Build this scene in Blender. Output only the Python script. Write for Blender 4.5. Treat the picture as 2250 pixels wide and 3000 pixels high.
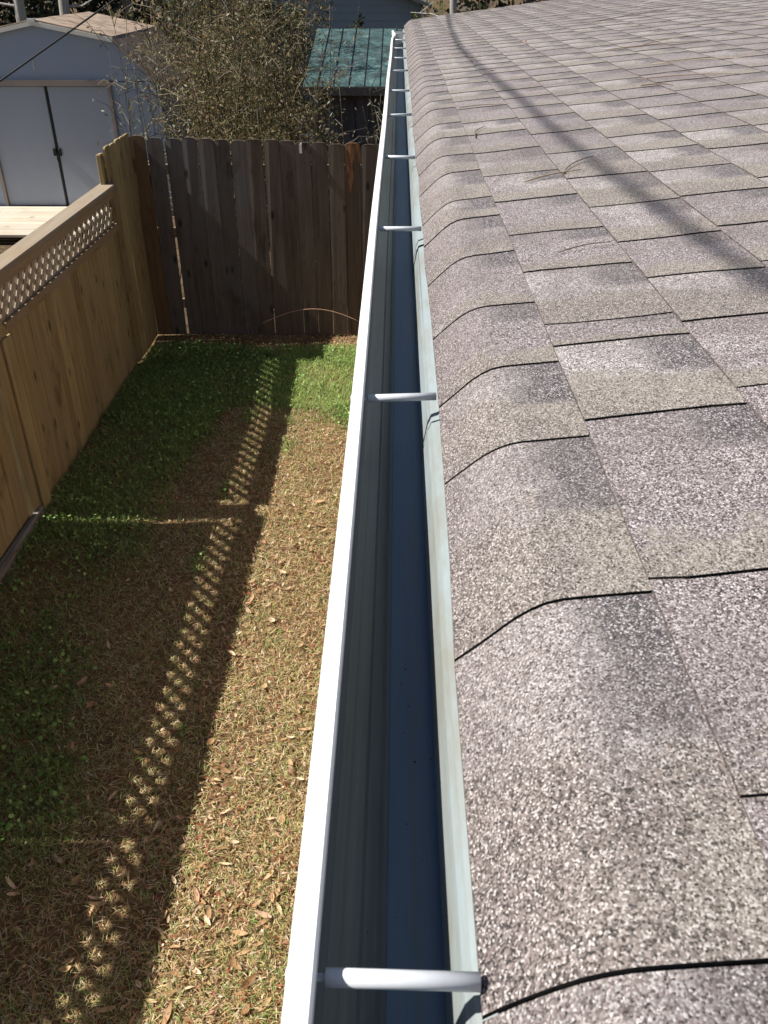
import bpy, math, random
import numpy as np
from mathutils import Vector, Matrix

random.seed(7); rng = np.random.default_rng(7)
for o in list(bpy.data.objects): bpy.data.objects.remove(o)
S = bpy.context.scene; C = S.collection
R = math.radians

# ------------------------------------------------------------------ camera
CAMZ = 3.04; PITCH = R(32.4); YAW = R(.85)
cd = bpy.data.cameras.new('camera'); cam = bpy.data.objects.new('camera', cd); C.objects.link(cam)
cam.location = (-.003, 0, CAMZ); cam.rotation_euler = (math.pi/2 - PITCH, 0, YAW)
cd.sensor_fit = 'VERTICAL'; cd.sensor_height = 36; cd.sensor_width = 27
cd.lens = 36*2500/3000; cd.clip_start = .02; cd.clip_end = 2000
cd.dof.use_dof = True; cd.dof.focus_distance = 1.9; cd.dof.aperture_fstop = 32
S.camera = cam
# ------------------------------------------------------------------ sky and sun
SUN_EL = R(47); TRAVEL = Vector((math.cos(SUN_EL), .03, -math.sin(SUN_EL))).normalized()
W = bpy.data.worlds.new('World'); S.world = W; W.use_nodes = True
wn = W.node_tree.nodes; wl = W.node_tree.links; wn.clear()
sky = wn.new('ShaderNodeTexSky'); sky.sky_type = 'NISHITA'; sky.sun_disc = False
sky.sun_elevation = SUN_EL; sky.sun_rotation = R(-93)
bg = wn.new('ShaderNodeBackground'); bg.inputs[1].default_value = .05
wo = wn.new('ShaderNodeOutputWorld'); wl.new(sky.outputs[0], bg.inputs[0]); wl.new(bg.outputs[0], wo.inputs[0])
sd = bpy.data.lights.new('sun', 'SUN'); sun = bpy.data.objects.new('sun', sd); C.objects.link(sun)
sd.energy = 5.0; sd.angle = R(.53); sd.color = (1, .955, .89)
sun.rotation_euler = TRAVEL.to_track_quat('-Z', 'Y').to_euler(); sun.location = (-10, 0, 14)
S.view_settings.view_transform = 'Standard'; S.view_settings.look = 'None'
S.view_settings.exposure = .74; S.view_settings.gamma = 1

# ------------------------------------------------------------------ helpers
def tag(o, label=None, cat=None, group=None, kind=None):
    if label: o['label'] = label
    if cat: o['category'] = cat
    if group: o['group'] = group
    if kind: o['kind'] = kind
    return o
def empty(name, loc, label, cat, group=None):
    o = bpy.data.objects.new(name, None); C.objects.link(o); o.location = loc; o.empty_display_size = .1
    return tag(o, label, cat, group)
def place(name, me, parent=None, loc=(0, 0, 0), rot=None):
    o = bpy.data.objects.new(name, me); C.objects.link(o)
    o.location = loc
    if rot: o.rotation_euler = rot
    if parent is not None:
        o.parent = parent
        p = parent; off = Vector((0, 0, 0))
        while p is not None: off += p.location; p = p.parent
        o.location = Vector(loc) - off
    return o
def mesh(name, V, F, mats, smooth=False, mi=None, centre=False):
    """world-space verts; returns (mesh, origin)"""
    V = np.asarray(V, float); org = np.zeros(3)
    if centre:
        org = (V.min(0)+V.max(0))/2; org[2] = V[:, 2].min(); V = V-org
    me = bpy.data.meshes.new(name); me.from_pydata(V.tolist(), [], F)
    for m in (mats if isinstance(mats, (list, tuple)) else [mats]): me.materials.append(m)
    if mi is not None: me.polygons.foreach_set('material_index', mi)
    if smooth: me.polygons.foreach_set('use_smooth', [True]*len(me.polygons))
    me.update(); return me, org
def build(name, V, F, mats, parent=None, smooth=False, mi=None):
    me, org = mesh(name, V, F, mats, smooth, mi, True)
    return place(name, me, parent, tuple(org))
class MB:
    def __init__(s): s.v = []; s.f = []; s.m = []
    def add(s, V, F, m=0):
        b = len(s.v); s.v += [tuple(p) for p in V]; s.f += [tuple(b+i for i in f) for f in F]; s.m += [m]*len(F); return s
    def box(s, x0, x1, y0, y1, z0, z1, m=0):
        V = [(x0,y0,z0),(x1,y0,z0),(x1,y1,z0),(x0,y1,z0),(x0,y0,z1),(x1,y0,z1),(x1,y1,z1),(x0,y1,z1)]
        return s.add(V, [(0,3,2,1),(4,5,6,7),(0,1,5,4),(1,2,6,5),(2,3,7,6),(3,0,4,7)], m)
    def bev(s, x0, x1, y0, y1, z0, z1, b=.004, m=0):      # box with chamfered edges
        V = []; F = []
        for (z, i) in ((z0, b), (z0+b, 0), (z1-b, 0), (z1, b)):
            for (x, y) in ((x0+i+b,y0+i),(x1-i-b,y0+i),(x1-i,y0+i+b),(x1-i,y1-i-b),(x1-i-b,y1-i),(x0+i+b,y1-i),(x0+i,y1-i-b),(x0+i,y0+i+b)):
                V.append((x, y, z))
        for k in range(3):
            for j in range(8): F.append((k*8+j, k*8+(j+1) % 8, k*8+8+(j+1) % 8, k*8+8+j))
        F += [tuple(range(7, -1, -1)), tuple(range(24, 32))]
        return s.add(V, F, m)
    def prism(s, prof, axis, a0, a1, m=0):                # closed 2D profile extruded along an axis ('x' or 'y')
        n = len(prof)
        f = (lambda p, a: (p[0], a, p[1])) if axis == 'y' else (lambda p, a: (a, p[0], p[1]))
        V = [f(p, a0) for p in prof]+[f(p, a1) for p in prof]
        F = [(i, (i+1) % n, n+(i+1) % n, n+i) for i in range(n)]+[tuple(range(n-1, -1, -1)), tuple(range(n, 2*n))]
        return s.add(V, F, m)
    def tube(s, pts, rad, n=8, m=0, cap=True):
        pts = [Vector(p) for p in pts]; b = len(s.v); k = len(pts)
        rads = rad if isinstance(rad, (list, tuple)) else [rad]*k
        for i, p in enumerate(pts):
            t = (pts[min(i+1, k-1)]-pts[max(i-1, 0)]).normalized()
            a = t.orthogonal().normalized() if abs(t.z) < .95 else Vector((1, 0, 0)); a = (a-t*a.dot(t)).normalized(); c = t.cross(a)
            if abs(t.z) < .95:
                a = Vector((0, 0, 1)); a = (a-t*a.dot(t)).normalized(); c = t.cross(a)
            for j in range(n):
                w = 2*math.pi*j/n; q = p+(a*math.cos(w)+c*math.sin(w))*rads[i]; s.v.append(tuple(q))
        for i in range(k-1):
            for j in range(n): s.f.append((b+i*n+j, b+i*n+(j+1) % n, b+(i+1)*n+(j+1) % n, b+(i+1)*n+j)); s.m.append(m)
        if cap:
            s.f.append(tuple(b+j for j in range(n-1, -1, -1))); s.f.append(tuple(b+(k-1)*n+j for j in range(n))); s.m += [m, m]
        return s
    def done(s, name, mats, parent=None, smooth=False): return build(name, s.v, s.f, mats, parent, smooth, s.m)

def vnoise(x, y, sc, seed=0):                              # cheap smooth value noise for numpy arrays
    x = np.asarray(x, float)*sc+seed*17.3; y = np.asarray(y, float)*sc+seed*5.7
    xi = np.floor(x); yi = np.floor(y); fx = x-xi; fy = y-yi; fx = fx*fx*(3-2*fx); fy = fy*fy*(3-2*fy)
    h = lambda a, b: (lambda t: t-np.floor(t))(np.sin(a*127.1+b*311.7+seed*13.7)*43758.5453)
    return (h(xi, yi)*(1-fx)+h(xi+1, yi)*fx)*(1-fy)+(h(xi, yi+1)*(1-fx)+h(xi+1, yi+1)*fx)*fy

# ------------------------------------------------------------------ materials
class M:
    def __init__(s, name, rough=.8, spec=.3, metal=0):
        s.m = bpy.data.materials.new(name); s.m.use_nodes = True; s.t = s.m.node_tree; s.n = s.t.nodes; s.l = s.t.links
        s.b = s.n['Principled BSDF']; s.b.inputs['Roughness'].default_value = rough
        s.b.inputs['Specular IOR Level'].default_value = spec; s.b.inputs['Metallic'].default_value = metal
    def node(s, t, **k):
        n = s.n.new(t)
        for a, b in k.items():
            if a.startswith('i_'): n.inputs[a[2:].replace('_', ' ')].default_value = b
            else: setattr(n, a, b)
        return n
    def pos(s, scale=(1, 1, 1)):
        g = s.node('ShaderNodeNewGeometry'); mp = s.node('ShaderNodeMapping'); mp.inputs['Scale'].default_value = scale
        s.l.new(g.outputs['Position'], mp.inputs['Vector']); return mp.outputs[0]
    def noise(s, scale, vec=None, detail=4, rough=.6, out=0):
        n = s.node('ShaderNodeTexNoise'); n.inputs['Scale'].default_value = scale; n.inputs['Detail'].default_value = detail; n.inputs['Roughness'].default_value = rough
        if vec is not None: s.l.new(vec, n.inputs['Vector'])
        return n.outputs[out]
    def ramp(s, fac, stops, interp='LINEAR'):
        r = s.node('ShaderNodeValToRGB'); e = r.color_ramp.elements; r.color_ramp.interpolation = interp
        while len(e) < len(stops): e.new(.5)
        for q, (p, c) in zip(e, stops): q.position = p; q.color = (*c, 1) if len(c) == 3 else c
        s.l.new(fac, r.inputs[0]); return r.outputs[0]
    def mix(s, fac, a, b, mode='MIX'):
        n = s.node('ShaderNodeMix', data_type='RGBA', blend_type=mode)
        for k, v in ((0, fac), (6, a), (7, b)):
            if hasattr(v, 'links'): s.l.new(v, n.inputs[k])
            else: n.inputs[k].default_value = v if k == 0 else (*v, 1)
        return n.outputs[2]
    def math(s, op, a, b=0.0, c=None):
        n = s.node('ShaderNodeMath', operation=op)
        for k, v in ((0, a), (1, b), (2, c)):
            if v is None: continue
            if hasattr(v, 'links'): s.l.new(v, n.inputs[k])
            else: n.inputs[k].default_value = v
        return n.outputs[0]
    def rnd(s): return s.node('ShaderNodeObjectInfo').outputs['Random']
    def attr(s, name): return s.node('ShaderNodeAttribute', attribute_name=name)
    def col(s, c):
        if hasattr(c, 'links'): s.l.new(c, s.b.inputs['Base Color'])
        else: s.b.inputs['Base Color'].default_value = (*c, 1)
        return s
    def bump(s, h, strength=.4, dist=.002):
        b = s.node('ShaderNodeBump'); b.inputs['Strength'].default_value = strength; b.inputs['Distance'].default_value = dist
        s.l.new(h, b.inputs['Height']); s.l.new(b.outputs[0], s.b.inputs['Normal']); return s
    def rough(s, r): s.l.new(r, s.b.inputs['Roughness']); return s
G = lambda v: (v, v, v)

def wood(name, dark, light, grey, greyamt, along='z', stain=.5):
    w = M(name, .85, .2)
    sc = {'z': (28, 28, 1.6), 'y': (28, 1.6, 28), 'x': (1.6, 28, 28)}[along]
    p = w.pos(sc); rn = w.rnd()
    off = w.node('ShaderNodeVectorMath', operation='ADD'); w.l.new(p, off.inputs[0])
    cmb = w.node('ShaderNodeCombineXYZ'); k = w.math('MULTIPLY', rn, 50.0)
    for i in range(3): w.l.new(k, cmb.inputs[i])
    w.l.new(cmb.outputs[0], off.inputs[1]); pv = off.outputs[0]
    g = w.noise(1.0, pv, 6, .65)
    c = w.ramp(g, [(.25, dark), (.5, tuple((a+b)/2 for a, b in zip(dark, light))), (.75, light)])
    c = w.mix(w.math('MULTIPLY', rn, .6), c, tuple(d*.85 for d in dark))
    blot = w.ramp(w.noise(2.2, w.pos(), 5, .6), [(.35, G(0)), (.7, G(1))])
    c = w.mix(w.math('MULTIPLY', blot, greyamt), c, grey)
    # knots and dark stains
    vk = w.node('ShaderNodeTexVoronoi'); vk.inputs['Scale'].default_value = 1.0
    kp = {'z': (7, 7, 3.0), 'y': (7, 3.0, 7), 'x': (3.0, 7, 7)}[along]
    w.l.new(w.pos(kp), vk.inputs['Vector'])
    kn = w.ramp(vk.outputs['Distance'], [(.06, G(1)), (.17, G(0))])
    c = w.mix(w.math('MULTIPLY', kn, .85), c, tuple(d*.35 for d in dark))
    st = w.ramp(w.noise(5, w.pos({'z': (1, 1, .35), 'y': (1, .35, 1), 'x': (.35, 1, 1)}[along]), 6, .7), [(.56, G(0)), (.72, G(1))])
    c = w.mix(w.math('MULTIPLY', st, stain), c, tuple(d*.4 for d in dark))
    w.col(c).bump(g, .5, .003); return w.m

MAT = {}
MAT['cedar'] = wood('cedar_board_wood', (.19, .135, .06), (.52, .40, .195), (.29, .24, .145), .5, 'z', .9)
MAT['oldbrown'] = wood('old_brown_fence_wood', (.055, .04, .032), (.22, .165, .122), (.125, .11, .098), .6, 'z', .8)
MAT['cornerwood'] = wood('brown_picket_wood', (.10, .06, .03), (.22, .14, .07), (.12, .09, .065), .6)
MAT['cedar_y'] = wood('cedar_rail_wood', (.24, .16, .08), (.44, .32, .19), (.28, .24, .19), .6, 'y')
MAT['cap'] = wood('weathered_cap_wood', (.22, .165, .105), (.40, .315, .215), (.27, .235, .19), .7, 'y', .5)
MAT['oldwood'] = wood('old_grey_fence_wood', (.05, .042, .037), (.19, .158, .132), (.125, .118, .113), .8, 'z', .8)
MAT['deck'] = wood('pale_deck_wood', (.42, .35, .25), (.66, .59, .47), (.55, .51, .45), .5, 'x', .3)
MAT['darkboard'] = wood('dark_shed_board_wood', (.075, .064, .06), (.17, .145, .135), (.13, .12, .12), .7)
MAT['lattice'] = wood('lattice_wood', (.30, .24, .16), (.52, .44, .33), (.42, .38, .32), .7)

# orange-stained picket: the same old wood with a rust coloured run of its own
w = M('stained_picket_wood', .85, .2)
g = w.noise(1, w.pos((28, 28, 1.6)), 6, .65)
c = w.ramp(g, [(.25, (.05, .037, .03)), (.75, (.17, .125, .095))])
sp = w.node('ShaderNodeSeparateXYZ'); w.l.new(w.pos(), sp.inputs[0])
tt = w.math('ADD', w.noise(9, w.pos((1, 1, .22)), 3, .6), w.math('MULTIPLY', sp.outputs[2], .1))
c = w.mix(w.ramp(tt, [(.70, G(0)), (.76, G(.8))]), c, (.36, .16, .06))
w.col(c).bump(g, .5, .003); MAT['stained'] = w.m

# shingles: coloured mineral granules
w = M('asphalt_shingle_granules', .75, .35)
at = w.attr('tab'); sx = w.node('ShaderNodeSeparateColor'); w.l.new(at.outputs['Color'], sx.inputs[0])
s_, t_, r_ = sx.outputs[0], sx.outputs[1], sx.outputs[2]
v = w.node('ShaderNodeTexVoronoi'); v.inputs['Scale'].default_value = 1000; w.l.new(w.pos(), v.inputs['Vector'])
sc = w.node('ShaderNodeSeparateColor'); w.l.new(v.outputs['Color'], sc.inputs[0])
lightp = w.ramp(sc.outputs[0], [(0, (.012, .01, .011)), (.14, (.05, .04, .038)), (.26, (.165, .138, .132)), (.52, (.262, .226, .212)), (.78, (.375, .34, .325)), (.92, (.61, .59, .59))])
tanp = w.ramp(sc.outputs[1], [(0, (.015, .013, .012)), (.14, (.06, .05, .042)), (.28, (.155, .134, .115)), (.7, (.25, .22, .19)), (1, (.44, .405, .365))])
darkp = w.ramp(sc.outputs[2], [(0, (.008, .008, .011)), (.35, (.035, .031, .035)), (.6, (.10, .083, .083)), (.82, (.19, .165, .165)), (1, (.55, .53, .54))])
purp = w.ramp(sc.outputs[0], [(0, (.012, .01, .012)), (.22, (.06, .047, .046)), (.45, (.168, .136, .136)), (.75, (.272, .232, .232)), (1, (.58, .545, .56))])
brownp = w.ramp(sc.outputs[1], [(0, (.01, .009, .009)), (.25, (.045, .036, .036)), (.5, (.115, .09, .084)), (.8, (.195, .158, .15)), (1, (.50, .47, .46))])
big = w.noise(9, w.pos((1, 1, 1)), 3, .6)
z1 = w.math('ADD', w.math('MULTIPLY', r_, 1.0), w.math('MULTIPLY', w.math('SUBTRACT', big, .5), 1.1))
c = w.mix(w.ramp(z1, [(.32, G(0)), (.52, G(1))]), purp, lightp)
zt = w.math('ADD', w.math('SUBTRACT', t_, .45), w.math('MULTIPLY', w.math('SUBTRACT', w.noise(22, w.pos(), 3), .5), .7))
zt = w.math('ADD', zt, w.math('MULTIPLY', w.math('SUBTRACT', r_, .5), .5))
c = w.mix(w.ramp(zt, [(.10, G(0)), (.2, G(.9))]), c, tanp)
# dark printed shadow patch next to the cut-out at the upper end of each tab
nz = w.math('MULTIPLY', w.math('SUBTRACT', w.noise(34, w.pos(), 4, .7), .5), .55)
ps = w.ramp(w.math('ADD', s_, nz), [(.50, G(0)), (.72, G(1))])
pt = w.ramp(w.math('SUBTRACT', w.math('ADD', t_, w.math('MULTIPLY', nz, .25)), w.math('MULTIPLY', r_, .38)), [(.20, G(1)), (.27, G(0))])
c = w.mix(w.math('MULTIPLY', w.math('MULTIPLY', ps, pt), .9), c, darkp)
# old dirt
dirt = w.ramp(w.noise(5, w.pos(), 5, .65), [(.45, G(0)), (.68, G(.7))])
c = w.mix(dirt, c, brownp)
sxyz = w.node('ShaderNodeSeparateXYZ'); w.l.new(w.pos(), sxyz.inputs[0])
eav = w.math('ADD', sxyz.outputs[0], w.math('MULTIPLY', w.math('SUBTRACT', w.noise(14, w.pos(), 5, .7), .5), .12))
c = w.mix(w.ramp(eav, [(.03, G(.85)), (.125, G(0))]), c, brownp)   # algae-darkened eave edge
lichen = w.ramp(w.noise(17, w.pos(), 4, .7), [(.66, G(0)), (.76, G(.35))])
c = w.mix(lichen, c, (.40, .40, .38))
w.col(c)
vb = w.math('ADD', w.math('MULTIPLY', v.outputs['Distance'], -1.0), w.math('MULTIPLY', sc.outputs[2], .6))
w.bump(vb, .38, .0006)
w.rough(w.ramp(sc.outputs[1], [(0, G(.9)), (.93, G(.75)), (.97, G(.28))])); MAT['shingle'] = w.m
w = M('cut_asphalt_edge', .95, .1); w.col(w.ramp(w.noise(300, w.pos()), [(.3, (.012, .011, .011)), (.8, (.05, .045, .042))])); MAT['asphalt'] = w.m
w = M('shingle_butt_edge', .95, .1); w.col(w.ramp(w.noise(420, w.pos(), 3), [(.35, (.03, .026, .026)), (.5, (.09, .075, .07)), (.68, (.22, .19, .175))])); MAT['butt'] = w.m

# white painted aluminium
w = M('white_painted_aluminium', .38, .5)
d = w.ramp(w.noise(14, w.pos((1, .3, 1)), 5, .7), [(.5, G(0)), (.8, G(.25))])
w.col(w.mix(d, (.80, .80, .79), (.55, .52, .46))); MAT['white'] = w.m
for key, ca, cb in (('trough', (.11, .165, .235), (.065, .105, .165)), ('ogee', (.10, .12, .132), (.05, .062, .07))):  # trough blue has sky-lit shade put into the colour, over real grime
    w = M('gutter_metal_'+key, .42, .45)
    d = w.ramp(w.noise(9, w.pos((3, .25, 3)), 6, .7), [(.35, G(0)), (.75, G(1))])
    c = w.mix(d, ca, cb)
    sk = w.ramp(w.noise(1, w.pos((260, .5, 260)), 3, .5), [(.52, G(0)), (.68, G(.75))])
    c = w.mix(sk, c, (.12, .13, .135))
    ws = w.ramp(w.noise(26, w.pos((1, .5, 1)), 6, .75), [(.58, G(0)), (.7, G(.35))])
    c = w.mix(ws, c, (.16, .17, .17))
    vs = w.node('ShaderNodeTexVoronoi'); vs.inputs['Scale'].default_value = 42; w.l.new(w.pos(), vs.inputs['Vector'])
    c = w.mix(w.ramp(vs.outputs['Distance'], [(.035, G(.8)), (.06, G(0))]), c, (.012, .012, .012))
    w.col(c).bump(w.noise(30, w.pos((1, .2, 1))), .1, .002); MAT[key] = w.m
w = M('drip_edge_metal', .5, .4)
d = w.ramp(w.noise(16, w.pos((1, .35, 1.6)), 6, .7), [(.4, G(0)), (.62, G(1))])
w.col(w.mix(d, (.27, .32, .335), (.225, .235, .21))).bump(w.noise(20, w.pos((1, .3, 1))), .15, .004); MAT['drip'] = w.m
w = M('ferrule_aluminium', .3, .5)
w.col(w.mix(w.ramp(w.noise(90, w.pos()), [(.5, G(0)), (.8, G(.3))]), (.60, .63, .66), (.38, .38, .38))); MAT['ferrule'] = w.m

# lawn soil, bare ground
w = M('thatch_soil', .95, .1)
n1 = w.noise(40, w.pos(), 8, .75); c = w.ramp(n1, [(.25, (.06, .036, .02)), (.5, (.20, .125, .065)), (.75, (.42, .28, .145))])
gm = w.ramp(w.noise(3, w.pos(), 4), [(.5, G(0)), (.7, G(.5))]); c = w.mix(gm, c, (.05, .065, .018)); w.col(c).bump(n1, .9, .02); MAT['soil'] = w.m
w = M('leaf_strewn_ground', .95, .1)
n1 = w.noise(7, w.pos(), 8, .75); w.col(w.ramp(n1, [(.3, (.035, .025, .016)), (.5, (.10, .07, .04)), (.72, (.19, .135, .08))])).bump(n1, .8, .05); MAT['ground'] = w.m

def vcol(name, rough=.7, spec=.25, trans=0):
    w = M(name, rough, spec); w.col(w.attr('tint').outputs['Color'])
    if trans:
        tr = w.node('ShaderNodeBsdfTranslucent'); w.l.new(w.attr('tint').outputs['Color'], tr.inputs['Color'])
        mx = w.node('ShaderNodeMixShader'); mx.inputs[0].default_value = trans
        w.l.new(w.b.outputs[0], mx.inputs[1]); w.l.new(tr.outputs[0], mx.inputs[2])
        w.l.new(mx.outputs[0], w.n['Material Output'].inputs[0])
    return w.m
MAT['blade'] = vcol('grass_blade', .6, .35, .25); MAT['leaf'] = vcol('foliage_leaf', .5, .4, .3)
w = M('fallen_leaf', .65, .3)
c = w.ramp(w.rnd(), [(0, (.26, .14, .06)), (.3, (.44, .27, .13)), (.6, (.58, .41, .22)), (.85, (.66, .52, .36)), (1, (.46, .18, .09))])
c = w.mix(w.ramp(w.noise(60, w.pos(), 4), [(.45, G(0)), (.75, G(.6))]), c, (.14, .08, .04)); w.col(c); MAT['fallen'] = w.m
w = M('bark', .9, .15); n1 = w.noise(10, w.pos((3, 3, .6)), 6, .7); w.col(w.ramp(n1, [(.3, (.10, .085, .07)), (.7, (.30, .27, .235))])).bump(n1, .7, .02); MAT['bark'] = w.m
w = M('pale_bark', .9, .15); n1 = w.noise(10, w.pos((3, 3, .6)), 6, .7); w.col(w.ramp(n1, [(.3, (.20, .19, .17)), (.7, (.42, .40, .37))])).bump(n1, .7, .02); MAT['palebark'] = w.m
w = M('cane_stem', .7, .3); n1 = w.noise(8, w.pos((2, 2, .8)), 4); w.col(w.mix(w.rnd(), w.ramp(n1, [(.3, (.085, .07, .032)), (.7, (.19, .155, .065))]), (.10, .08, .06))); MAT['cane'] = w.m
w = M('twig_bark', .9, .1); w.col(w.mix(w.rnd(), (.10, .07, .05), (.34, .27, .19))); MAT['twig'] = w.m

# shed metal
w = M('blue_grey_metal_siding', .5, .4)
d = w.ramp(w.noise(3, w.pos((1, 1, .5)), 5, .6), [(.4, G(0)), (.8, G(.5))]); w.col(w.mix(d, (.27, .33, .43), (.31, .35, .41))).bump(w.noise(4, w.pos()), .15, .02); MAT['siding'] = w.m
w = M('white_metal_door', .45, .4)
d = w.ramp(w.noise(2.5, w.pos((1, 1, .3)), 5, .65), [(.4, G(0)), (.8, G(.5))]); w.col(w.mix(d, (.31, .35, .43), (.28, .30, .35))).bump(w.noise(3, w.pos()), .2, .02); MAT['door'] = w.m
w = M('brown_metal_trim', .6, .3); w.col(w.mix(w.noise(6, w.pos()), (.22, .18, .16), (.30, .26, .24))); MAT['trim'] = w.m
w = M('black_metal', .6, .3); w.col((.014, .014, .017)); MAT['black'] = w.m
w = M('cream_metal_trim', .5, .4); w.col(w.mix(w.noise(8, w.pos()), (.62, .60, .52), (.74, .73, .70))); MAT['cream'] = w.m
w = M('rusty_brown_roof_sheet', .85, .2)
n1 = w.noise(5, w.pos(), 7, .7); c = w.ramp(n1, [(.3, (.16, .11, .085)), (.5, (.30, .225, .17)), (.72, (.42, .35, .28))]); w.col(c).bump(n1, .6, .02); MAT['shedroof'] = w.m
w = M('green_metal_roofing', .55, .4)
n1 = w.noise(6, w.pos(), 7, .75); c = w.ramp(n1, [(.34, (.022, .03, .028)), (.47, (.045, .08, .076)), (.6, (.075, .145, .138)), (.78, (.20, .27, .255))]); w.col(c); MAT['greenroof'] = w.m
w = M('blue_grey_house_siding', .7, .3); w.col(w.mix(w.noise(5, w.pos()), (.22, .27, .31), (.27, .31, .35))); MAT['bluehouse'] = w.m
w = M('grey_roofing', .9, .2); w.col(w.mix(w.noise(12, w.pos(), 6), (.10, .10, .10), (.18, .175, .17))); MAT['greyroof'] = w.m
w = M('brown_house_siding', .7, .3); n1 = w.noise(4, w.pos()); w.col(w.mix(n1, (.30, .22, .17), (.36, .27, .21))); MAT['housewall'] = w.m
w = M('white_trim_paint', .5, .4); w.col(w.mix(w.noise(9, w.pos(), 6), (.72, .71, .68), (.78, .77, .75))); MAT['trimpaint'] = w.m
w = M('cable_rubber', .6, .3); w.col((.02, .02, .02)); MAT['cable'] = w.m
w = M('rusty_wire_metal', .6, .4, .3); w.col((.42, .25, .16)); MAT['wire'] = w.m
w = M('grey_timber_wood', .9, .2); n1 = w.noise(1, w.pos((30, 2, 30)), 5); w.col(w.ramp(n1, [(.3, (.12, .11, .10)), (.7, (.27, .25, .23))])).bump(n1, .5, .004); MAT['timber'] = w.m

# ================================================================== setting
HX = .60                                                    # house wall plane
def strip(name, x0, x1, y0, y1, z, m, nx=1, ny=1, zf=None, kind='structure', label=None):
    xs = np.linspace(x0, x1, nx+1); ys = np.linspace(y0, y1, ny+1); X, Y = np.meshgrid(xs, ys)
    Z = np.full_like(X, z)+(zf(X, Y) if zf else 0)
    V = np.stack([X.ravel(), Y.ravel(), Z.ravel()], 1); n = nx+1
    F = [(j*n+i, j*n+i+1, (j+1)*n+i+1, (j+1)*n+i) for j in range(ny) for i in range(nx)]
    me, _ = mesh(name, V, F, m, True); o = place(name, me); o['kind'] = kind
    if label: o['label'] = label
    return o
strip('ground', -600, 600, -600, 600, -.03, MAT['ground'])
lawn_z = lambda x, y: .03*(vnoise(x, y, 1.3, 1)-.5)+.018*(vnoise(x, y, 6, 2)-.5)
strip('lawn', -2.42, HX, -1.2, 8.05, 0, MAT['soil'], 60, 180, lawn_z)

# ================================================================== house: roof, shingles, drip edge, walls
XB, ZB, SL, EXP = .146, CAMZ-.306, .122, .125               # first butt line, slope, exposure
Y0, Y1 = -1.4, 7.3
EX = .034
_xs = np.linspace(EX-.01, .095, 80)
def _slope(x): return np.where(x > .095, SL, np.where(x > .06, SL+(.095-x)/.035*(1.0-SL), 1.0))
_z = np.zeros_like(_xs); _z[-1] = ZB+SL*(.095-XB)
for i in range(len(_xs)-2, -1, -1):
    _z[i] = _z[i+1]-float(_slope((_xs[i]+_xs[i+1])/2))*(_xs[i+1]-_xs[i])
def zr(x):
    if x >= .095: return ZB+SL*(x-XB)
    return float(np.interp(x, _xs, _z))
RIDGE = XB+EXP*27
house = empty('house', (1.8, 3, 0), 'low house with tan and brown asphalt shingle roof sloping down to a white gutter', 'house')
# roof deck (black underlay) with both slopes
prof = [(x, zr(x)-.0035) for x in (EX+.0062, .045, .055, .065, .075, .085, .095, .12, .146)]+[(RIDGE, zr(RIDGE)-.0035), (2*RIDGE-.09, zr(.095)-.004), (2*RIDGE-.09, zr(.095)-.05), (RIDGE, zr(RIDGE)-.05), (.10, zr(.10)-.045), (EX+.0075, zr(EX+.0062)-.010)]
roof = MB().prism(prof[::-1], 'y', Y0, Y1-.004).done('roof', MAT['asphalt'], house)
roof['label'] = 'low slope roof under the tan shingles'

def wob(yb, n, s):
    q = math.sin(yb*91.7+n*37.1); return .0022*math.sin(s*4.2+q*9)+.0006*math.sin(s*9+q*23)
def tabmesh(xsn, y0, y1, n, rnd, g):
    """one shingle tab: stations along the slope, three columns; colours carry (up-slope, along, random)"""
    NC = 3; top = []; col = []
    L = len(xsn); lift = random.uniform(0, .0008)
    for i, x in enumerate(xsn):
        s = (x-xsn[0])/(xsn[-2]-xsn[0])
        for k in range(NC):
            f = k/(NC-1); y = y0+(y1-y0)*f
            if k == 0: y += g+wob(y0, n, s)
            if k == NC-1: y += wob(y1, n, s)-g
            xx = x
            if n == 0:
                u_ = min(1, max(0, (y-.22)/.4)); xx = x+.0036*u_*u_*(3-2*u_)*max(0, 1-(x-EX)/.032)
            if i == 0: xx = xx+.0034*(float(vnoise(y, n*3.1, 5, 3))-.5)+.0012*(float(vnoise(y, n*3.1, 60, 4))-.5)
            h = .0054+lift+.0013*(1-f)**1.5-(.0018+lift*.5)*min(s, 1.15)+.0010*(float(vnoise(x*2, y, 11, 5))-.5)
            if n == 0: h += .003*(float(vnoise(y, 0, 7, 8))-.5)*max(0, 1-s*1.5)
            top.append((xx, y, zr(max(xx, EX-.005))+h)); col.append((min(s, 1), 1-f, rnd, 1))
    NV = len(top); th = .0034
    V = top+[(a, b, c-th) for a, b, c in top]; col = col+col
    F = []; mi = []
    for i in range(L-1):
        for k in range(NC-1):
            a = i*NC+k; F.append((a, a+NC, a+NC+1, a+1)); mi.append(0)
    for i in range(L-1):                                    # cut sides
        a = i*NC; F.append((a, a+NV, a+NC+NV, a+NC)); mi.append(1)
        a = i*NC+NC-1; F.append((a, a+NC, a+NC+NV, a+NV)); mi.append(1)
    for k in range(NC-1): F.append((k, k+1, k+1+NV, k+NV)); mi.append(2)
    return V, F, mi, col
def set_tab(me, col):
    a = me.color_attributes.new('tab', 'FLOAT_COLOR', 'POINT'); a.data.foreach_set('color', np.array(col, 'f').ravel())
def project(p):
    q = Vector(p)-Vector((0, 0, CAMZ)); fw = Vector((-math.sin(YAW)*math.cos(PITCH), math.cos(YAW)*math.cos(PITCH), -math.sin(PITCH)))
    rt = Vector((math.cos(YAW), math.sin(YAW), 0)); up = rt.cross(fw); d = q.dot(fw)
    return (q.dot(rt)/d, q.dot(up)/d, d) if d > .05 else None
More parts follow.
